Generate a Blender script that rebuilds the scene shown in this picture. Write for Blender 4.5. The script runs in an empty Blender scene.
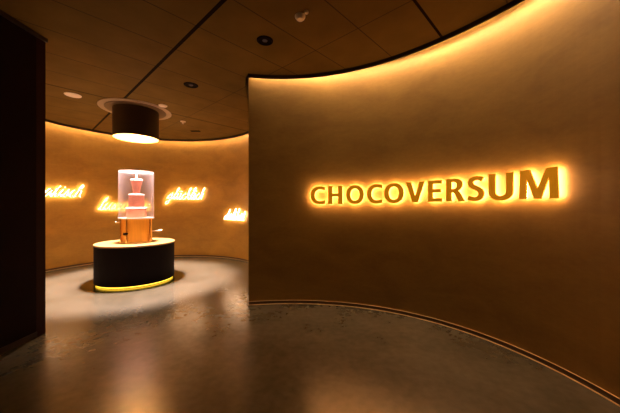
import bpy, bmesh, math
from math import sin, cos, pi, radians as rad
from mathutils import Vector, Matrix

sc = bpy.context.scene
COL = sc.collection

# ---------------------------------------------------------------- camera, world, exposure
cam = bpy.data.cameras.new('camera')
cam.sensor_width = 36.0
cam.lens = 16.03
cam.clip_start = 0.05
camera = bpy.data.objects.new('camera', cam)
camera.location = (0, 0, 1.4)
camera.rotation_euler = (rad(90), 0, 0)
COL.objects.link(camera)
sc.camera = camera

w = bpy.data.worlds.new('world'); sc.world = w; w.use_nodes = True
w.node_tree.nodes['Background'].inputs[0].default_value = (0.02, 0.012, 0.006, 1)
w.node_tree.nodes['Background'].inputs[1].default_value = 0.3
sc.view_settings.view_transform = 'Standard'
sc.view_settings.look = 'None'
sc.view_settings.gamma = 1
sc.view_settings.use_curve_mapping = False
sc.view_settings.exposure = 0.0
sc.cycles.use_denoising = True
sc.cycles.max_bounces = 12
sc.cycles.diffuse_bounces = 6
sc.cycles.transparent_max_bounces = 16

# light levels (lamps themselves are built further down)
COVE_NEAR = 105.0      # LED line over the sign wall
COVE_FAR = 36.0       # LED line round the far room
SIGN_GLOW = 62.0
WORD_GLOW = 30.0
SPOT_W = 2700.0
LED_COL = (1.0, 0.67, 0.40)

# ---------------------------------------------------------------- materials
def new_mat(name):
    m = bpy.data.materials.new(name); m.use_nodes = True
    nt = m.node_tree
    return m, nt, nt.nodes['Principled BSDF'], nt.nodes['Material Output']

def pbr(name, col, rough=0.5, metal=0.0, spec=0.5, var=0.0, vscale=8.0, stretch=(1, 1, 1), bump=0.0):
    m, nt, b, o = new_mat(name)
    b.inputs['Base Color'].default_value = (*col, 1)
    b.inputs['Roughness'].default_value = rough
    b.inputs['Metallic'].default_value = metal
    b.inputs['Specular IOR Level'].default_value = spec
    if var or bump:
        tc = nt.nodes.new('ShaderNodeTexCoord'); mp = nt.nodes.new('ShaderNodeMapping')
        mp.inputs['Scale'].default_value = stretch
        nz = nt.nodes.new('ShaderNodeTexNoise'); nz.inputs['Scale'].default_value = vscale
        nz.inputs['Detail'].default_value = 6
        nt.links.new(tc.outputs['Object'], mp.inputs[0]); nt.links.new(mp.outputs[0], nz.inputs['Vector'])
        mr = nt.nodes.new('ShaderNodeMapRange')
        mr.inputs['From Min'].default_value = 0.3; mr.inputs['From Max'].default_value = 0.7
        mr.inputs['To Min'].default_value = 1 - var; mr.inputs['To Max'].default_value = 1 + var
        nt.links.new(nz.outputs['Fac'], mr.inputs['Value'])
        vm = nt.nodes.new('ShaderNodeVectorMath'); vm.operation = 'SCALE'
        vm.inputs[0].default_value = col
        nt.links.new(mr.outputs[0], vm.inputs['Scale']); nt.links.new(vm.outputs[0], b.inputs['Base Color'])
        if bump:
            bp = nt.nodes.new('ShaderNodeBump'); bp.inputs['Strength'].default_value = bump
            bp.inputs['Distance'].default_value = 0.01
            nt.links.new(nz.outputs['Fac'], bp.inputs['Height']); nt.links.new(bp.outputs[0], b.inputs['Normal'])
    return m

def glow(name, col, strength):
    m, nt, b, o = new_mat(name)
    nt.nodes.remove(b)
    e = nt.nodes.new('ShaderNodeEmission')
    e.inputs[0].default_value = (*col, 1); e.inputs[1].default_value = strength
    nt.links.new(e.outputs[0], o.inputs[0])
    return m

def wall_mat(name, col, rough, metal):
    """plaster with a golden brushed glaze: broad cloudy patches, fine trowel strokes, faint sheet joints"""
    m, nt, b, o = new_mat(name)
    L = nt.links.new
    tc = nt.nodes.new('ShaderNodeTexCoord')
    mp = nt.nodes.new('ShaderNodeMapping'); mp.inputs['Scale'].default_value = (1.0, 1.0, 2.2)
    L(tc.outputs['Object'], mp.inputs[0])
    n1 = nt.nodes.new('ShaderNodeTexNoise'); n1.inputs['Scale'].default_value = 1.6; n1.inputs['Detail'].default_value = 4
    n1.inputs['Distortion'].default_value = 0.6
    n2 = nt.nodes.new('ShaderNodeTexNoise'); n2.inputs['Scale'].default_value = 14; n2.inputs['Detail'].default_value = 8
    n2.inputs['Roughness'].default_value = 0.65
    L(mp.outputs[0], n1.inputs['Vector']); L(mp.outputs[0], n2.inputs['Vector'])
    mx = nt.nodes.new('ShaderNodeMath'); mx.operation = 'MULTIPLY_ADD'
    mx.inputs[1].default_value = 0.65; L(n1.outputs['Fac'], mx.inputs[0])
    sm = nt.nodes.new('ShaderNodeMath'); sm.operation = 'MULTIPLY'; sm.inputs[1].default_value = 0.35
    L(n2.outputs['Fac'], sm.inputs[0]); L(sm.outputs[0], mx.inputs[2])
    cr = nt.nodes.new('ShaderNodeValToRGB')
    cr.color_ramp.elements[0].position = 0.36; cr.color_ramp.elements[1].position = 0.66
    cr.color_ramp.elements[0].color = (col[0] * .84, col[1] * .82, col[2] * .80, 1)
    cr.color_ramp.elements[1].color = (col[0] * 1.15, col[1] * 1.17, col[2] * 1.2, 1)
    L(mx.outputs[0], cr.inputs[0]); L(cr.outputs[0], b.inputs['Base Color'])
    bp = nt.nodes.new('ShaderNodeBump'); bp.inputs['Strength'].default_value = 0.15; bp.inputs['Distance'].default_value = 0.004
    L(n2.outputs['Fac'], bp.inputs['Height']); L(bp.outputs[0], b.inputs['Normal'])
    b.inputs['Roughness'].default_value = rough; b.inputs['Metallic'].default_value = metal
    return m

SEAM_A = (sin(rad(-46.9)), cos(rad(-46.9)))
SEAM_B = (cos(rad(-46.9)), -sin(rad(-46.9)))

def ceiling_mat():
    m, nt, b, o = new_mat('ceiling panels')
    L = nt.links.new
    tc = nt.nodes.new('ShaderNodeTexCoord')
    def coord(v):
        d = nt.nodes.new('ShaderNodeVectorMath'); d.operation = 'DOT_PRODUCT'
        d.inputs[1].default_value = (v[0], v[1], 0); L(tc.outputs['Object'], d.inputs[0]); return d.outputs['Value']
    def m2(op, x, y):
        n = nt.nodes.new('ShaderNodeMath'); n.operation = op
        for i, q in enumerate((x, y)):
            if q is None: continue
            if isinstance(q, (int, float)): n.inputs[i].default_value = q
            else: L(q, n.inputs[i])
        return n.outputs[0]
    a = coord(SEAM_A); bb = coord(SEAM_B)
    def line(c, at, half):                       # one joint
        return m2('LESS_THAN', m2('ABSOLUTE', m2('SUBTRACT', c, at), None), half)
    def lines(c, off, per, half):                # evenly spaced joints
        f = m2('PINGPONG', m2('SUBTRACT', c, off), per / 2)
        return m2('LESS_THAN', f, half)
    wide = m2('MAXIMUM', m2('MAXIMUM', line(bb, 1.28, .020), line(a, 5.75, .013)), line(a, 1.01, .013))
    fine = m2('MAXIMUM', lines(a, 1.0, .594, .006), line(bb, 2.435, .005))
    base = (0.165, 0.098, 0.022)
    nz = nt.nodes.new('ShaderNodeTexNoise'); nz.inputs['Scale'].default_value = 3; nz.inputs['Detail'].default_value = 5
    L(tc.outputs['Object'], nz.inputs['Vector'])
    cr = nt.nodes.new('ShaderNodeValToRGB')
    cr.color_ramp.elements[0].position = .3; cr.color_ramp.elements[1].position = .7
    cr.color_ramp.elements[0].color = (*[q * .88 for q in base], 1); cr.color_ramp.elements[1].color = (*[q * 1.1 for q in base], 1)
    L(nz.outputs['Fac'], cr.inputs[0])
    def mix(fac, c1, c2):
        n = nt.nodes.new('ShaderNodeMix'); n.data_type = 'RGBA'
        L(fac, n.inputs[0]); L(c1, n.inputs[6]); n.inputs[7].default_value = (*c2, 1); return n.outputs[2]
    c = mix(fine, cr.outputs[0], (0.07, 0.04, 0.018))
    c = mix(wide, c, (0.015, 0.008, 0.004))
    L(c, b.inputs['Base Color'])
    b.inputs['Roughness'].default_value = 0.6; b.inputs['Specular IOR Level'].default_value = 0.01
    return m

def floor_mat():
    m, nt, b, o = new_mat('polished concrete')
    L = nt.links.new
    tc = nt.nodes.new('ShaderNodeTexCoord')
    n1 = nt.nodes.new('ShaderNodeTexNoise'); n1.inputs['Scale'].default_value = 1.3; n1.inputs['Detail'].default_value = 9
    n1.inputs['Roughness'].default_value = 0.58; n1.inputs['Distortion'].default_value = 0.4
    n2 = nt.nodes.new('ShaderNodeTexNoise'); n2.inputs['Scale'].default_value = 14; n2.inputs['Detail'].default_value = 3
    L(tc.outputs['Object'], n1.inputs['Vector']); L(tc.outputs['Object'], n2.inputs['Vector'])
    ad = nt.nodes.new('ShaderNodeMath'); ad.operation = 'MULTIPLY_ADD'; ad.inputs[1].default_value = 0.7
    s = nt.nodes.new('ShaderNodeMath'); s.operation = 'MULTIPLY'; s.inputs[1].default_value = 0.3
    L(n2.outputs['Fac'], s.inputs[0]); L(n1.outputs['Fac'], ad.inputs[0]); L(s.outputs[0], ad.inputs[2])
    cr = nt.nodes.new('ShaderNodeValToRGB')
    cr.color_ramp.elements[0].position = .30; cr.color_ramp.elements[1].position = .70
    cr.color_ramp.elements[0].color = (0.078, 0.066, 0.036, 1); cr.color_ramp.elements[1].color = (0.175, 0.150, 0.098, 1)
    L(ad.outputs[0], cr.inputs[0]); L(cr.outputs[0], b.inputs['Base Color'])
    rr = nt.nodes.new('ShaderNodeMapRange'); rr.inputs['To Min'].default_value = .235; rr.inputs['To Max'].default_value = .265
    L(n1.outputs['Fac'], rr.inputs['Value']); L(rr.outputs[0], b.inputs['Roughness'])
    b.inputs['IOR'].default_value = 2.0
    return m

def acrylic_mat():
    m, nt, b, o = new_mat('clear acrylic')
    L = nt.links.new
    nt.nodes.remove(b)
    tr = nt.nodes.new('ShaderNodeBsdfTransparent'); tr.inputs[0].default_value = (.96, .95, .95, 1)
    gl = nt.nodes.new('ShaderNodeBsdfGlossy'); gl.inputs['Roughness'].default_value = .06
    df = nt.nodes.new('ShaderNodeBsdfDiffuse'); df.inputs[0].default_value = (.72, .64, .62, 1)
    tl = nt.nodes.new('ShaderNodeBsdfTranslucent'); tl.inputs[0].default_value = (.72, .64, .62, 1)
    lw = nt.nodes.new('ShaderNodeLayerWeight'); lw.inputs['Blend'].default_value = .35
    hz = nt.nodes.new('ShaderNodeMixShader'); hz.inputs[0].default_value = .5
    L(df.outputs[0], hz.inputs[1]); L(tl.outputs[0], hz.inputs[2])
    mr = nt.nodes.new('ShaderNodeMapRange'); mr.inputs['To Min'].default_value = .01; mr.inputs['To Max'].default_value = .11
    L(lw.outputs['Facing'], mr.inputs['Value'])
    m1 = nt.nodes.new('ShaderNodeMixShader'); L(mr.outputs[0], m1.inputs[0]); L(tr.outputs[0], m1.inputs[1]); L(hz.outputs[0], m1.inputs[2])
    m2_ = nt.nodes.new('ShaderNodeMixShader'); m2_.inputs[0].default_value = .05; L(m1.outputs[0], m2_.inputs[1]); L(gl.outputs[0], m2_.inputs[2])
    L(m2_.outputs[0], o.inputs[0])
    return m

M = dict(
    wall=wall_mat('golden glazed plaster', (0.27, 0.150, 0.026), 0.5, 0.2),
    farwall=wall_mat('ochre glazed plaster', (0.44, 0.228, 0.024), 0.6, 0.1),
    leftwall=pbr('dark brown plaster', (0.012, 0.004, 0.003), .8, spec=.12, var=.12, vscale=5),
    endstrip=pbr('red brown edge board', (0.03, 0.008, 0.004), .7, spec=.2, var=.1),
    ceiling=ceiling_mat(), floor=floor_mat(),
    slab=pbr('ceiling void plaster', (0.14, 0.08, 0.03), .8),
    lip=pbr('dark bronze edge trim', (0.035, 0.018, 0.009), .5),
    base=pbr('brown skirting', (0.10, 0.05, 0.02), .35),
    strip=pbr('thin brass line', (0.95, 0.68, 0.32), .45, .3),
    led=glow('near cove led', LED_COL, COVE_NEAR), led_far=glow('far cove led', (1.0, .65, .42), COVE_FAR),
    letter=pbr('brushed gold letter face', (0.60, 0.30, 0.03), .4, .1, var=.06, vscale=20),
    signglow=glow('letter back light', (1.0, 0.56, 0.28), SIGN_GLOW),
    wordglow=glow('word back light', (1.0, 0.68, 0.42), WORD_GLOW),
    word=pbr('bronze script face', (0.22, 0.13, 0.07), .4, .6),
    black=pbr('matt black brown lacquer', (0.008, 0.004, 0.003), .7, spec=.15, var=.1),
    top=pbr('pale gold table top', (0.60, 0.38, 0.13), .4, var=.05),
    ring=pbr('polished brass floor ring', (0.24, 0.20, 0.04), .22, 1.0, var=.08, vscale=12),
    pedled=glow('pedestal led', (1.0, 0.60, 0.05), 3.0),
    gold=pbr('satin gold drum', (0.95, 0.52, 0.10), .35, .1, var=.08, vscale=4, stretch=(6, 6, .4)),
    brass=pbr('bright brass', (0.85, 0.60, 0.25), .25, .9),
    steel=pbr('pale steel', (0.85, 0.78, 0.70), .25, .8),
    choc=pbr('pink chocolate', (0.90, 0.31, 0.17), .3, var=.05),
    cream=pbr('cream rim', (0.95, 0.85, 0.72), .3),
    acrylic=acrylic_mat(),
    shade=pbr('dark brown lamp shade', (0.030, 0.016, 0.009), .5, var=.1),
    shade_in=pbr('gold lined shade', (0.95, 0.62, 0.22), .4, .2),
    bulb=glow('bulb', (1.0, .78, .55), 1100.0),
    caselight=glow('case light', (1.0, .62, .45), 4.0),
    canopy=pbr('ceiling rose', (0.16, 0.10, 0.045), .4),
    painted_glow=pbr('painted ceiling glow', (0.40, 0.29, 0.17), .35),
    device=pbr('cream plastic', (0.85, 0.70, 0.50), .45),
    dark=pbr('dark fitting', (0.010, 0.005, 0.005), .6, spec=.02),
    lens=pbr('smoky glass', (0.16, 0.13, 0.14), .12, .3),
)

lb = M['letter'].node_tree.nodes['Principled BSDF']          # weak emission added to the letter faces so the gold looks lit
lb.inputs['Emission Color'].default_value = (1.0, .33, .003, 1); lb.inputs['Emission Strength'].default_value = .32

# ---------------------------------------------------------------- helpers
def link(name, me, mat, parent=None, loc=None):
    """mesh given in world coordinates; moved into the frame of its parent or of loc"""
    o = bpy.data.objects.new(name, me)
    COL.objects.link(o)
    if mat is not None:
        me.materials.append(mat)
    if parent is not None:
        off = parent['_w']
        me.transform(Matrix.Translation(-Vector(off))); o.parent = parent; o['_w'] = off
    else:
        loc = Vector(loc or (0, 0, 0))
        me.transform(Matrix.Translation(-loc)); o.location = loc; o['_w'] = tuple(loc)
    return o

def done(name, bm, mat, parent=None, loc=None, smooth=False):
    bmesh.ops.recalc_face_normals(bm, faces=bm.faces)
    me = bpy.data.meshes.new(name); bm.to_mesh(me); bm.free()
    if smooth:
        me.polygons.foreach_set('use_smooth', [True] * len(me.polygons))
        if hasattr(me, 'set_sharp_from_angle'): me.set_sharp_from_angle(angle=rad(35))
    return link(name, me, mat, parent, loc)

def struct(o): o['kind'] = 'structure'; return o
def tag(o, label, cat, group=None):
    o['label'] = label; o['category'] = cat
    if group: o['group'] = group
    return o
def empty(name, loc):
    o = bpy.data.objects.new(name, None); COL.objects.link(o); o.location = loc; o['_w'] = tuple(loc)
    o.empty_display_size = .1
    return o

def lathe(prof, cx, cy, n=64, closed=False):
    """prof: list of (r, z)"""
    bm = bmesh.new(); rings = []
    for r, z in prof:
        if r < 1e-6: rings.append([bm.verts.new((cx, cy, z))])
        else: rings.append([bm.verts.new((cx + r * cos(2 * pi * i / n), cy + r * sin(2 * pi * i / n), z)) for i in range(n)])
    pairs = list(zip(rings, rings[1:]))
    if closed: pairs.append((rings[-1], rings[0]))
    for A, B in pairs:
        for i in range(n):
            j = (i + 1) % n
            if len(A) == 1 and len(B) == 1: continue
            if len(A) == 1: bm.faces.new((A[0], B[i], B[j]))
            elif len(B) == 1: bm.faces.new((A[i], A[j], B[0]))
            else: bm.faces.new((A[i], A[j], B[j], B[i]))
    return bm

def cyl(bm, p, q, r, n=16, r2=None):
    p = Vector(p); q = Vector(q); d = (q - p); L = d.length
    mt = Matrix.Translation((p + q) / 2) @ d.to_track_quat('Z', 'Y').to_matrix().to_4x4()
    bmesh.ops.create_cone(bm, cap_ends=True, segments=n, radius1=r, radius2=r if r2 is None else r2, depth=L, matrix=mt)

def ball(bm, c, r):
    bmesh.ops.create_uvsphere(bm, u_segments=16, v_segments=10, radius=r, matrix=Matrix.Translation(c))

def normals2(path):
    out = []
    for i in range(len(path)):
        a = Vector(path[max(i - 1, 0)]); b = Vector(path[min(i + 1, len(path) - 1)])
        t = (b - a).normalized(); out.append(Vector((-t.y, t.x)))
    return out

def offset(path, d):
    return [tuple(Vector(p) + n * d) for p, n in zip(path, normals2(path))]

def sweep(path, sect):
    """sweep closed section [(d, z)] along plan path; d measured to the left of travel"""
    bm = bmesh.new(); N = normals2(path); rings = []
    for p, n in zip(path, N):
        rings.append([bm.verts.new((p[0] + n.x * d, p[1] + n.y * d, z)) for d, z in sect])
    k = len(sect)
    for A, B in zip(rings, rings[1:]):
        for i in range(k):
            j = (i + 1) % k; bm.faces.new((A[i], A[j], B[j], B[i]))
    bm.faces.new(rings[0]); bm.faces.new(rings[-1][::-1])
    return bm

def poly_slab(outline, z0, z1):
    bm = bmesh.new()
    lo = [bm.verts.new((x, y, z0)) for x, y in outline]; hi = [bm.verts.new((x, y, z1)) for x, y in outline]
    n = len(lo)
    bm.faces.new(lo[::-1]); bm.faces.new(hi)
    for i in range(n):
        j = (i + 1) % n; bm.faces.new((lo[i], lo[j], hi[j], hi[i]))
    bmesh.ops.triangulate(bm, faces=[f for f in bm.faces if len(f.verts) > 4])
    return bm

# ---------------------------------------------------------------- plan of the two rooms
CX, CY = -.17, 1.61                                    # middle of the near room
def polar(t, r): return (CX + r * sin(rad(t)), CY + r * cos(rad(t)))
def smooth(a, b, t):
    t = min(max((t - a) / (b - a), 0), 1); return t * t * (3 - 2 * t)
def r_wall(t):
    q = min(t, 82)
    r = ((4.81288317e-09 * q - 1.27255741e-06) * q + 8.44131317e-05) * q * q - 1.03167071e-03 * q + 2.37915654
    return r + .9 * smooth(82, 185, t)
def r_lip(t):
    q = min(t, 68)
    r = 8.04255666e-07 * q ** 3 - 1.14515644e-05 * q * q - 4.20161054e-03 * q + 2.26886811
    return r + .9 * smooth(82, 185, t)
T0 = -16.9
near_wall = [polar(T0 + i * 2, r_wall(T0 + i * 2)) for i in range(101)]       # sign wall, clockwise seen from above
near_lip = [polar(T0 - .3 + i * 2, r_lip(T0 - .3 + i * 2)) for i in range(101)]
FX, FY, FR = -3.33, 5.30, 2.45                         # far room
def farp(t, r): return (FX + r * cos(rad(t)), FY + r * sin(rad(t)))
LEFT_X = -2.93
HZ = 3.60                                              # underside of the slab over everything
CZ, LZ = 3.25, 3.20                                    # ceiling, lower edge of its trim
TH = .10

# near wall splits into the sign wall (right) and the wall behind the camera
sign_path = near_wall[:56]                             # to the right and behind
back_path = near_wall[55:]
bx, by = back_path[-1]
back_path = back_path + [(-1.6, -1.55), (-2.2, -1.35), (-2.6, -1.0), (-2.86, -.5), (LEFT_X, 0.0)]
left_path = [(LEFT_X, 0.0), (LEFT_X, 1.5), (LEFT_X, 2.955)]
end_path = [(LEFT_X, 2.956), (LEFT_X + .008, 3.05)]
# jamb behind the sign wall, then round the far room to the far side of the left wall
a0 = -7.0
far_path = [(-.868, 3.945), (-.94, 4.30), (-1.0, 4.62), (-1.06, 5.0)] + \
           [farp(a0 + 3.0 + i * 3.0, FR) for i in range(0, 93)]
a_end = a0 + 3.0 + 92 * 3.0
far_path = [p for p in far_path]
far_path[-1] = (-3.10, 2.90)
far_path.append((-3.02, 2.96))

def wall(name, path, mat, side):
    d = TH * side
    bm = sweep(path, [(0, 0), (0, HZ), (d, HZ), (d, 0)])
    return struct(done(name, bm, mat))

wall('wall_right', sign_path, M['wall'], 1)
wall('wall_back', back_path, M['leftwall'], 1)
wall('wall_left', left_path, M['leftwall'], 1)
struct(done('trim_1', sweep(end_path, [(0, 0), (0, HZ), (.10, HZ), (.10, 0)]), M['endstrip']))
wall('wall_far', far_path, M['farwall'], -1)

# floor, slab
fl = [(-7, -3), (4, -3), (4, 9), (-7, 9)]
struct(done('floor', poly_slab(fl, -.1, 0), M['floor']))
struct(done('ceiling_slab', poly_slab(fl, HZ, HZ + .1), M['slab']))

# suspended ceiling: one sheet over both rooms, its edge held off the walls
FL_R = 2.33
far_lip = [farp(a, FL_R) for a in [(-2.0 + i * 3.0) for i in range(0, 86)]]
far_lip_open = list(far_lip)
outline = list(reversed(near_lip))                     # from behind, round the right, to the end of the sign wall
outline += [(-.93, 3.97), (-1.0, 4.32), (-1.06, 4.65), (-1.10, 5.03)]
outline += far_lip
outline += [(LEFT_X - .02, 3.04), (LEFT_X, 2.94), (LEFT_X + .0, .0), (-2.80, -.45), (-2.52, -.93), (-2.15, -1.24), (-1.6, -1.42)]
ceil = struct(done('ceiling', poly_slab(outline, CZ, CZ + .04), M['ceiling']))

def lip(name, path, side):
    return struct(done(name, sweep(path, [(0, LZ), (0, CZ + .09), (.014 * side, CZ + .09), (.014 * side, LZ)]), M['lip']))
lip('trim_2', near_lip, 1)
far_lip_trim = [p for p in far_lip]
lip('trim_3', far_lip_trim, -1)
struct(done('trim_4', sweep([(LEFT_X, 0), (LEFT_X, 2.955), (LEFT_X + .008, 3.055)], [(-.001, LZ + .01), (-.001, CZ), (-.025, CZ), (-.025, LZ + .01)]), M['lip']))

# skirting of the two rooms, with the thin brass lines at its edges
def skirting(name, path, s, h, parent=None):
    sk = struct(done(name, sweep(path, [(-.012 * s, .004), (-.012 * s, h), (-.001 * s, h), (-.001 * s, .004)]), M['base']))
    return sk
sk = skirting('baseboard_right', sign_path, 1, .046)
done('edge_line', sweep(sign_path, [(-.024 * 1, .0005), (-.024, .006), (-.001, .006), (-.001, .0005)]), M['strip'], sk)
done('edge_line', sweep(sign_path, [(-.0135, .0462), (-.0135, .0480), (-.001, .0480), (-.001, .0462)]), M['strip'], sk)
struct(done('baseboard_left', sweep(left_path, [(-.012, .004), (-.012, .06), (-.001, .06), (-.001, .004)]), M['lip']))
sk = skirting('baseboard_far', far_path, -1, .045)
done('edge_line', sweep(far_path, [(.016, .0005), (.016, .006), (.001, .006), (.001, .0005)]), M['strip'], sk)

# LED lines lying behind the ceiling edge
def led(name, path, side, mat, label, d0=.018, zb=LZ + .022, wd=.03, ht=.004):
    o = done(name, sweep(path, [(d0 * side, zb), (d0 * side, zb + ht), ((d0 + wd) * side, zb + ht), ((d0 + wd) * side, zb)]), mat)
    tag(o, label, 'light strip')
def led_off(t): return min(max(r_wall(t) - r_lip(t) - .03, .06), .15)
near_led = [polar(t, r_wall(t) - led_off(t)) for t in [T0 + 1 + i * 2 for i in range(56)]]
struct(done('trim_5', sweep(near_led, [(-.008, 3.318), (-.008, HZ), (.004, HZ), (.004, 3.318)]), M['lip']))
led('led_strip', near_led, 1, M['led'], 'warm hidden light line washing the top of the curved sign wall', .006, 3.320)
led('led_strip', far_lip_trim, -1, M['led_far'], 'warm hidden light line round the ceiling edge of the far round room', .018, LZ + .045)

# ---------------------------------------------------------------- glyph shapes for the big sign
def arc(cx, cy, rx, ry, a, b, n=20, p=2.0):
    out = []
    for i in range(n + 1):
        t = rad(a + (b - a) * i / n); c, s = cos(t), sin(t)
        out.append((cx + rx * math.copysign(abs(c) ** (2 / p), c), cy + ry * math.copysign(abs(s) ** (2 / p), s)))
    return out
def stroke(pts, w0, w1=None):
    """outline of a stroke along a smooth centre line"""
    P = catmull(pts, 10); N = normals2(P); Lf = []; Rt = []
    for i, (p, n) in enumerate(zip(P, N)):
        hw = w0 / 2
        # strokes running level are a little thinner than the upright ones
        hw *= .86 + .14 * abs(n.x)
        Lf.append((p[0] + n.x * hw, p[1] + n.y * hw)); Rt.append((p[0] - n.x * hw, p[1] - n.y * hw))
    return Lf + Rt[::-1]
def catmull(P, k):
    P = [Vector(p) for p in P]; out = []
    for i in range(len(P) - 1):
        p0 = P[max(i - 1, 0)]; p1 = P[i]; p2 = P[i + 1]; p3 = P[min(i + 2, len(P) - 1)]
        for j in range(k):
            t = j / k
            out.append(tuple(.5 * ((2 * p1) + (p2 - p0) * t + (2 * p0 - 5 * p1 + 4 * p2 - p3) * t * t + (3 * p1 - p0 - 3 * p2 + p3) * t ** 3)))
    out.append(tuple(P[-1])); return out

def glyph(ch):
    if ch == 'O':
        return [arc(.47, .5, .47, .52, 0, 360, 48, 2.15)[:-1], arc(.47, .5, .255, .345, 0, 360, 48, 2.1)[:-1]], .94
    if ch == 'C':
        o = arc(.50, .5, .50, .52, 62, 298, 30, 2.15); i = arc(.52, .5, .305, .35, 298, 62, 30, 2.1)
        o[0] = (.80, .975); o[-1] = (.80, .025); i[0] = (.80, .20); i[-1] = (.80, .80)
        return [o + i], .80
    if ch == 'H':
        return [[(0, 0), (0, 1), (.215, 1), (.215, .585), (.53, .585), (.53, 1), (.745, 1), (.745, 0), (.53, 0), (.53, .425), (.215, .425), (.215, 0)]], .745
    if ch == 'V':
        return [[(0, 1), (.21, 1), (.395, .26), (.58, 1), (.78, 1), (.50, 0), (.28, 0)]], .78
    if ch == 'E':
        return [[(0, 0), (0, 1), (.54, 1), (.54, .85), (.19, .85), (.19, .59), (.51, .59), (.51, .44), (.19, .44), (.19, .15), (.55, .15), (.55, 0)]], .55
    if ch == 'R':
        o = [(0, 0), (0, 1), (.28, 1)] + arc(.30, .735, .30, .265, 88, -20, 16, 2.2) + [(.50, .50), (.44, .46), (.50, .38), (.68, 0), (.47, 0), (.32, .34), (.27, .39), (.19, .40), (.19, 0)]
        i = [(.19, .86), (.28, .86)] + arc(.29, .70, .12, .16, 85, -85, 12) + [(.28, .54), (.19, .54)]
        return [o, i], .68
    if ch == 'S':
        return [stroke([(.53, .865), (.42, .925), (.28, .93), (.14, .86), (.105, .73), (.17, .615), (.31, .525), (.45, .42), (.495, .28), (.43, .13), (.29, .07), (.15, .08), (.03, .14)], .185)], .60
    if ch == 'U':
        o = [(0, 1)] + arc(.36, .34, .36, .36, 180, 360, 24, 2.2) + [(.72, 1), (.53, 1)] + arc(.36, .33, .17, .19, 360, 180, 20, 2.2) + [(.19, 1)]
        return [o], .72
    if ch == 'M':
        return [[(0, 0), (.03, 1), (.28, 1), (.50, .30), (.73, 1), (.98, 1), (1.01, 0), (.82, 0), (.80, .76), (.58, 0), (.42, 0), (.20, .76), (.18, 0)]], 1.01

def fill2d(loops, depth, grow=0.0):
    cu = bpy.data.curves.new('outline', 'CURVE'); cu.dimensions = '2D'; cu.fill_mode = 'BOTH'; cu.extrude = depth / 2; cu.offset = grow
    for lp in loops:
        s = cu.splines.new('POLY'); s.points.add(len(lp) - 1); s.use_cyclic_u = True
        for p, q in zip(s.points, lp): p.co = (q[0], q[1], 0, 1)
    ob = bpy.data.objects.new('outline', cu)
    COL.objects.link(ob)
    bpy.context.view_layer.update()
    me = bpy.data.meshes.new_from_object(ob.evaluated_get(bpy.context.evaluated_depsgraph_get()))
    bpy.data.objects.remove(ob); bpy.data.curves.remove(cu)
    return me

# letters along the curved wall: (letter, from, to) in degrees round the near room, drawn flat and set one by one
SIGN = [('C', 4.45, 9.50, .037, .243), ('H', 10.55, 15.48, .036, .250), ('O', 16.79, 22.75, .040, .248), ('C', 23.85, 28.77, .044, .250),
        ('O', 29.45, 35.52, .049, .250), ('V', 36.23, 41.71, .055, .249), ('E', 42.75, 46.61, .058, .250), ('R', 47.84, 52.63, .061, .253),
        ('S', 53.42, 57.51, .062, .257), ('U', 58.59, 63.99, .066, .262), ('M', 65.32, 72.89, .070, .262)]
sx, sy = polar(38.6, r_wall(38.6) - .06)
sign = empty('wall_sign', (sx, sy, 1.45))
tag(sign, 'large gold back-lit CHOCOVERSUM capital letters on the curved brown wall', 'sign')
def place_letter(ch, ta, tb, z0, h):
    tm = (ta + tb) / 2
    pa = Vector(polar(ta, r_wall(ta))); pb = Vector(polar(tb, r_wall(tb)))
    x = (pb - pa).normalized(); n = Vector((-x.y, x.x))          # n points into the wall
    if n.dot(Vector(polar(tm, 1)) - Vector((CX, CY))) < 0: n = -n
    mid = Vector(polar(tm, r_wall(tm)))
    loops, adv = glyph(ch)
    wdt = (Vector(polar(tb, r_wall(tb) - .07)) - Vector(polar(ta, r_wall(ta) - .07))).length
    kx = wdt / adv
    def build(d, depth, nm, mat, par, grow):
        me = fill2d(loops, depth, grow)
        org = mid - n * d
        mt = Matrix(((x.x * kx, 0, -n.x, org.x - x.x * wdt / 2), (x.y * kx, 0, -n.y, org.y - x.y * wdt / 2), (0, h, 0, 1.4 + z0), (0, 0, 0, 1)))
        me.transform(mt)
        o = link(nm, me, mat, par); return o
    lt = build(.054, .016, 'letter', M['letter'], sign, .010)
    build(.037, .012, 'back_light', M['signglow'], lt, -.02)
for a in SIGN: place_letter(*a)

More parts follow.
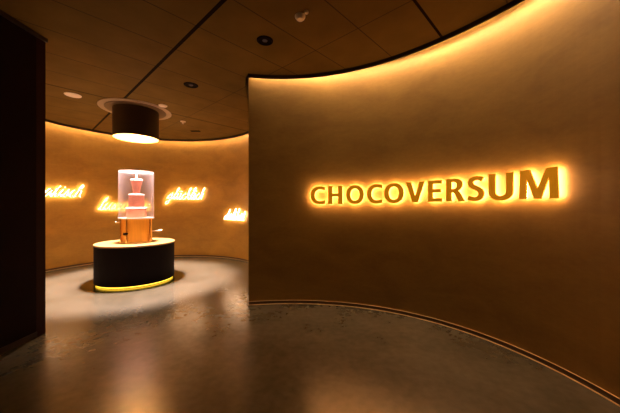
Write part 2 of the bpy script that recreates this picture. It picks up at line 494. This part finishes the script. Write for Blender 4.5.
# ---------------------------------------------------------------- script words on the far wall
CUR = {  # one running line per letter, x-height 1; second entry: width; third: separate strokes
 'a': ([(0, .1), (.35, .75), (.75, 1), (.4, 1), (.12, .5), (.25, .02), (.55, .2), (.85, .95), (.8, .3), (.95, .02)], 1.1, []),
 'r': ([(0, .1), (.25, .9), (.3, 1.1), (.38, .92), (.65, .9), (.55, .3), (.7, .02)], .85, []),
 'o': ([(0, .1), (.2, .6), (.5, 1), (.2, .75), (.15, .25), (.45, .0), (.75, .4), (.6, .95), (.75, .8)], .9, []),
 'm': ([(0, .1), (.25, .95), (.2, .0), (.3, .55), (.55, 1), (.6, .7), (.55, .0), (.65, .55), (.92, 1), (.98, .7), (.92, .2), (1.1, .02)], 1.25, []),
 't': ([(0, .1), (.45, 1.7), (.3, .5), (.35, .05), (.55, .05)], .7, [[(.1, 1.15), (.65, 1.2)]]),
 'i': ([(0, .1), (.3, 1), (.25, .3), (.4, .02)], .55, [[(.38, 1.5), (.42, 1.56)]]),
 's': ([(0, .1), (.35, .85), (.42, 1.08), (.55, .5), (.45, .05), (.1, .08), (.5, .02)], .7, []),
 'c': ([(0, .1), (.35, .8), (.65, .95), (.45, 1), (.15, .5), (.3, .02), (.6, .1)], .75, []),
 'h': ([(0, .1), (.45, 1.4), (.62, 2.1), (.42, 2.1), (.25, 1.2), (.12, .0), (.3, .6), (.6, 1), (.68, .7), (.6, .2), (.8, .02)], .95, []),
 'l': ([(0, .1), (.4, 1.2), (.6, 2.1), (.42, 2.15), (.25, 1.1), (.22, .25), (.4, .02)], .55, []),
 'u': ([(0, .1), (.25, 1), (.2, .3), (.4, .02), (.65, .4), (.8, 1), (.75, .3), (.9, .02)], 1.05, []),
 'x': ([(0, .1), (.2, .95), (.35, .8), (.45, .15), (.75, .05)], .85, [[(.1, .0), (.7, 1)]]),
 'g': ([(0, .1), (.35, .75), (.75, 1), (.4, 1), (.12, .5), (.25, .08), (.55, .25), (.85, .95), (.65, -.4), (.35, -.9), (.12, -.6), (.5, -.15), (.95, .1)], 1.05, []),
 'k': ([(0, .1), (.45, 1.4), (.62, 2.1), (.42, 2.1), (.25, 1.2), (.12, .0), (.3, .6), (.62, 1), (.62, .65), (.32, .5), (.55, .3), (.8, .02)], .95, []),
 'e': ([(0, .1), (.35, .45), (.55, .85), (.35, 1), (.15, .5), (.3, .02), (.6, .1)], .75, []),
 'd': ([(0, .1), (.35, .75), (.75, 1), (.4, 1), (.12, .5), (.25, .02), (.6, .3), (.85, 1.4), (.95, 2.1), (.82, 1.0), (.85, .2), (1.0, .02)], 1.15, []),
}
CUR['\u00fc'] = (CUR['u'][0], CUR['u'][1], [[(.38, 1.45), (.42, 1.5)], [(.78, 1.45), (.82, 1.5)]])
CUR['\u00f6'] = (CUR['o'][0], CUR['o'][1], [[(.38, 1.45), (.42, 1.5)], [(.68, 1.45), (.72, 1.5)]])

def script_word(text, ang_from, z, xh, width, label, bar=.0105):
    """ang_from: where the word starts round the far room; runs clockwise (left to right for the visitor)"""
    x = 0; main = []; extra = []
    for ch in text:
        pts, adv, ex = CUR[ch]
        main += [(x + p[0], p[1]) for p in pts]
        extra += [[(x + p[0], p[1]) for p in e] for e in ex]
        x += adv
    total = x; k = width / total
    slant = .38
    low = lambda L_: [(p[0], p[1] if p[1] <= 1 else 1 + (p[1] - 1) * .78) for p in L_]
    main = low(main); extra = [low(e) for e in extra]
    strokes = [catmull(main, 4)] + [catmull(e, 3) for e in extra]
    R = FR
    def put(p, d):
        s = (p[0] + p[1] * slant * xh / k * 1.0) * k
        t = ang_from - math.degrees(s / R)
        q = farp(t, R - d); return (q[0], q[1], z + p[1] * xh)
    org = put((total / 2, 0), .04)
    root = empty('wall_sign', org); tag(root, label, 'sign', 'glowing script words round the far room')
    def tubes(d, r, nm, mat, par):
        cu = bpy.data.curves.new(nm, 'CURVE'); cu.dimensions = '3D'; cu.bevel_depth = r; cu.bevel_resolution = 1; cu.use_fill_caps = True
        for st in strokes:
            s = cu.splines.new('POLY'); s.points.add(len(st) - 1)
            for p, q in zip(s.points, st): p.co = (*put(q, d), 1)
        ob = bpy.data.objects.new(nm, cu); COL.objects.link(ob); bpy.context.view_layer.update()
        me = bpy.data.meshes.new_from_object(ob.evaluated_get(bpy.context.evaluated_depsgraph_get()))
        bpy.data.objects.remove(ob); bpy.data.curves.remove(cu)
        return link(nm, me, mat, par)
    lt = tubes(.058, bar, 'lettering', M['word'], root)
    tubes(.038, bar * .9, 'back_light', M['wordglow'], lt)

script_word('aromatisch', 181.2, 1.630, .145, 1.37, 'glowing script word ending in isch, leftmost on the far wall')
script_word('luxuri\u00f6s', 141.5, 1.313, .165, 1.10, 'glowing script word starting with l, partly hidden behind the fountain case')
script_word('gl\u00fccklich', 105.6, 1.608, .158, 1.0, 'glowing script word glücklich on the wall right of the fountain case')
script_word('delikat', 66.0, 1.050, .145, .80, 'lowest glowing script word, beside the edge of the near brown wall')

# ---------------------------------------------------------------- pedestal with LED base
ped = empty('display_pedestal', (FX, FY, 0)); tag(ped, 'round black pedestal with pale gold top and yellow light under its edge', 'pedestal')
done('plinth', lathe([(0, .003), (.54, .003), (.54, .045), (0, .045)], FX, FY), M['black'], ped)
done('body', lathe([(0, .031), (.648, .031), (.652, .035), (.652, .694), (0, .694)], FX, FY, 96), M['black'], ped, smooth=True)
done('top', lathe([(0, .694), (.655, .694), (.660, .699), (.660, .718), (.655, .723), (0, .723)], FX, FY, 96), M['top'], ped, smooth=True)
done('light_ring', lathe([(.60, .010), (.60, .030), (.625, .030), (.625, .010)], FX, FY, 96, True), M['pedled'], ped)
rg = done('floor_ring', lathe([(.56, .0005), (.56, .002), (.825, .002), (.83, .0005)], FX, FY, 96, True), M['ring'], None, (FX, FY, 0))
tag(rg, 'flat polished brass ring in the floor round the black pedestal', 'floor ring')

# ---------------------------------------------------------------- chocolate fountain in its case
Z0 = .7235
fo = empty('chocolate_fountain', (FX, FY, Z0)); tag(fo, 'pink tiered chocolate fountain on gold drum under clear round case', 'fountain')
dr = done('drum', lathe([(0, Z0), (.258, Z0), (.258, 1.165), (0, 1.165)], FX, FY, 64), M['gold'], fo, smooth=True)
done('base_ring', lathe([(.20, Z0), (.285, Z0), (.285, Z0 + .02), (.20, Z0 + .02)], FX, FY, 64, True), M['brass'], fo, smooth=True)
done('collar', lathe([(.0, 1.165), (.292, 1.165), (.297, 1.172), (.297, 1.186), (0, 1.186)], FX, FY, 64), M['cream'], fo, smooth=True)
vis = math.atan2(-FY, -FX)
for k, da in enumerate((-64, -34, 52, 130, 180)):
    a = vis + rad(da); px_, py_ = FX + .275 * cos(a), FY + .275 * sin(a)
    bm = bmesh.new(); cyl(bm, (px_, py_, Z0 + .02), (px_, py_, 1.165), .013); p = done('post', bm, M['brass'], fo, smooth=True)
# valve on the visitor's left, tap lever on the right
a = vis + rad(-34)
bm = bmesh.new(); c0 = Vector((FX + .268 * cos(a), FY + .268 * sin(a), .905)); dv = Vector((cos(a), sin(a), 0))
cyl(bm, c0, c0 + dv * .05, .022); ball(bm, c0 + dv * .06, .026)
v = done('valve', bm, M['dark'], fo, smooth=True)
right = Vector((sin(vis) * -1, cos(vis), 0))
if right.x < 0: right = -right
c1 = Vector((FX, FY, .92)) + right * .245
bm = bmesh.new(); cyl(bm, c1, c1 + right * .12, .010); ball(bm, c1 + right * .12, .017)
cyl(bm, c1 + right * .10 + Vector((0, 0, -.01)), c1 + right * .19 + Vector((0, 0, .012)), .012)
done('tap_lever', bm, M['steel'], fo, smooth=True)
c2 = Vector((FX, FY, 1.11)) - right * .245
bm = bmesh.new(); cyl(bm, c2, c2 - right * .07, .010); ball(bm, c2 - right * .08, .018)
done('knob', bm, M['steel'], fo, smooth=True)
# tiers
done('basin', lathe([(0, 1.186), (.165, 1.186), (.165, 1.345), (.15, 1.36), (0, 1.36)], FX, FY, 48), M['choc'], fo, smooth=True)
done('rim', lathe([(0, 1.355), (.172, 1.355), (.180, 1.368), (.172, 1.385), (.13, 1.392), (0, 1.392)], FX, FY, 48), M['cream'], fo, smooth=True)
t2 = done('tier', lathe([(0, 1.392), (.135, 1.392), (.128, 1.60), (.118, 1.628), (0, 1.634)], FX, FY, 48), M['choc'], fo, smooth=True)
done('rim', lathe([(.07, 1.630), (.118, 1.626), (.128, 1.612), (.135, 1.618), (.128, 1.640), (.09, 1.648), (.07, 1.646)], FX, FY, 48, True), M['cream'], t2, smooth=True)
t1 = done('tier', lathe([(0, 1.634), (.060, 1.634), (.062, 1.70), (.075, 1.78), (.095, 1.87), (.098, 1.895), (0, 1.90)], FX, FY, 48), M['choc'], fo, smooth=True)
done('rim', lathe([(0, 1.899), (.098, 1.893), (.106, 1.899), (.10, 1.918), (.06, 1.93), (0, 1.935)], FX, FY, 48), M['cream'], t1, smooth=True)
bm = bmesh.new(); cyl(bm, (FX, FY, 1.93), (FX, FY, 2.050), .020, 20); done('spindle', bm, M['cream'], fo, smooth=True)
cs = done('case', lathe([(.290, 1.186), (.290, 2.068), (.284, 2.068), (.284, 1.186)], FX, FY, 64, True), M['acrylic'], fo, smooth=True)
done('case_light', lathe([(.262, 1.186), (.262, 1.192), (.278, 1.192), (.278, 1.186)], FX, FY, 64, True), M['caselight'], fo)
done('lid', lathe([(0, 2.052), (.283, 2.052), (.283, 2.067), (0, 2.067)], FX, FY, 64), M['acrylic'], cs, smooth=True)

# ---------------------------------------------------------------- drum lamp over the pedestal
lamp = empty('ceiling_lamp', (FX, FY, CZ)); tag(lamp, 'large dark brown drum lamp with glowing gold inside over the pedestal', 'lamp')
done('shade', lathe([(.378, 2.70), (.382, 2.70), (.382, CZ - .02), (.378, CZ - .02)], FX, FY, 96, True), M['shade'], lamp, smooth=True)
done('shade_lining', lathe([(.374, 2.702), (.377, 2.702), (.377, CZ - .02), (.374, CZ - .02)], FX, FY, 96, True), M['shade_in'], lamp, smooth=True)
done('ceiling_rose', lathe([(0, CZ - .02), (.50, CZ - .02), (.505, CZ - .015), (.505, CZ - .001), (0, CZ - .001)], FX, FY, 96), M['canopy'], lamp, smooth=True)
done('painted_glow_ring', lathe([(.507, CZ - .012), (.60, CZ - .008), (.60, CZ - .001), (.507, CZ - .001)], FX, FY, 96, True), M['painted_glow'], lamp, smooth=True)  # glow on the ceiling round the lamp, painted as a paler flat ring
bm = bmesh.new(); cyl(bm, (FX, FY, CZ - .02), (FX, FY, CZ - .10), .05, 24); done('lamp_holder', bm, M['steel'], lamp)
bm = bmesh.new(); ball(bm, (FX, FY, 3.085), .055); done('bulb', bm, M['bulb'], lamp, smooth=True)
sl = bpy.data.lights.new('lamp_spot', 'SPOT'); sl.energy = SPOT_W; sl.color = (1.0, .75, .71); sl.spot_size = rad(69); sl.spot_blend = .35; sl.shadow_soft_size = .14
so = bpy.data.objects.new('lamp_spot', sl); COL.objects.link(so); so.parent = lamp; so.location = (0, 0, 2.99 - CZ)

# ---------------------------------------------------------------- fittings in the ceiling
def downlight(x, y, r, label):
    e = empty('downlight', (x, y, CZ)); tag(e, label, 'light', 'dark unlit downlights in the ceiling')
    done('trim_ring', lathe([(r * .86, CZ - .010), (r * 1.0, CZ - .008), (r * 1.04, CZ - .001), (r * .86, CZ - .001)], x, y, 40, True), M['dark'], e, smooth=True)
    done('reflector', lathe([(0, CZ - .002), (r * .45, CZ - .003), (r * .84, CZ - .007), (r * .84, CZ - .001), (0, CZ - .001)], x, y, 40), M['dark'], e, smooth=True)
    bm = bmesh.new(); bmesh.ops.create_uvsphere(bm, u_segments=20, v_segments=10, radius=r * .34, matrix=Matrix.Translation((x, y, CZ - .004)) @ Matrix.Diagonal((1, 1, .35, 1)))
    done('lens', bm, M['lens'], e, smooth=True)
downlight(-.502, 3.076, .088, 'dark round downlight in the ceiling near the top of the sign wall')
downlight(-1.812, 4.202, .100, 'dark round downlight with small lens between lamp and sign wall edge')

sd = empty('smoke_detector', (-.095, 2.68, CZ)); tag(sd, 'cream round smoke detector with small side knob on the ceiling', 'smoke detector')
done('housing', lathe([(0, CZ - .040), (.030, CZ - .038), (.042, CZ - .026), (.050, CZ - .012), (.052, CZ - .001), (0, CZ - .001)], -.095, 2.68, 32), M['device'], sd, smooth=True)
bm = lathe([(0, CZ - .024), (.016, CZ - .022), (.022, CZ - .010), (.022, CZ - .001), (0, CZ - .001)], -.035, 2.615, 24); done('indicator', bm, M['device'], sd, smooth=True)

def disc(name, x, y, r, d, label, cat):
    o = done(name, lathe([(0, CZ - d), (r * .8, CZ - d), (r * .95, CZ - d * .7), (r, CZ - .001), (0, CZ - .001)], x, y, 40), M['device'], None, (x, y, CZ), smooth=True)
    tag(o, label, cat)
disc('ceiling_speaker', -3.932, 4.579, .115, .014, 'flat pale round disc in the ceiling left of the drum lamp', 'ceiling speaker')
disc('ceiling_sensor', -2.693, 5.055, .075, .018, 'small pale round disc in the ceiling just right of the drum lamp', 'sensor')
e = empty('sprinkler_head', (-2.764, 6.007, CZ)); tag(e, 'tiny pale pointed fitting hanging from the ceiling behind the drum lamp', 'sprinkler')
done('escutcheon', lathe([(0, CZ - .010), (.050, CZ - .008), (.058, CZ - .001), (0, CZ - .001)], -2.764, 6.007, 24), M['device'], e, smooth=True)
done('nozzle', lathe([(0, CZ - .060), (.012, CZ - .055), (.030, CZ - .011), (0, CZ - .0105)], -2.764, 6.007, 24), M['device'], e, smooth=True)
bm = bmesh.new(); bmesh.ops.create_cube(bm, size=1, matrix=Matrix.Translation((-2.806, 6.763, CZ - .006)) @ Matrix.Diagonal((.22, .09, .010, 1)))
bmesh.ops.bevel(bm, geom=bm.edges[:], offset=.002, segments=1, affect='EDGES')
tag(done('ceiling_slot', bm, M['dark'], None, (-2.806, 6.763, CZ)), 'small dark flat slot in the ceiling near the far wall', 'vent')

for o in COL.objects:
    if '_w' in o: del o['_w']
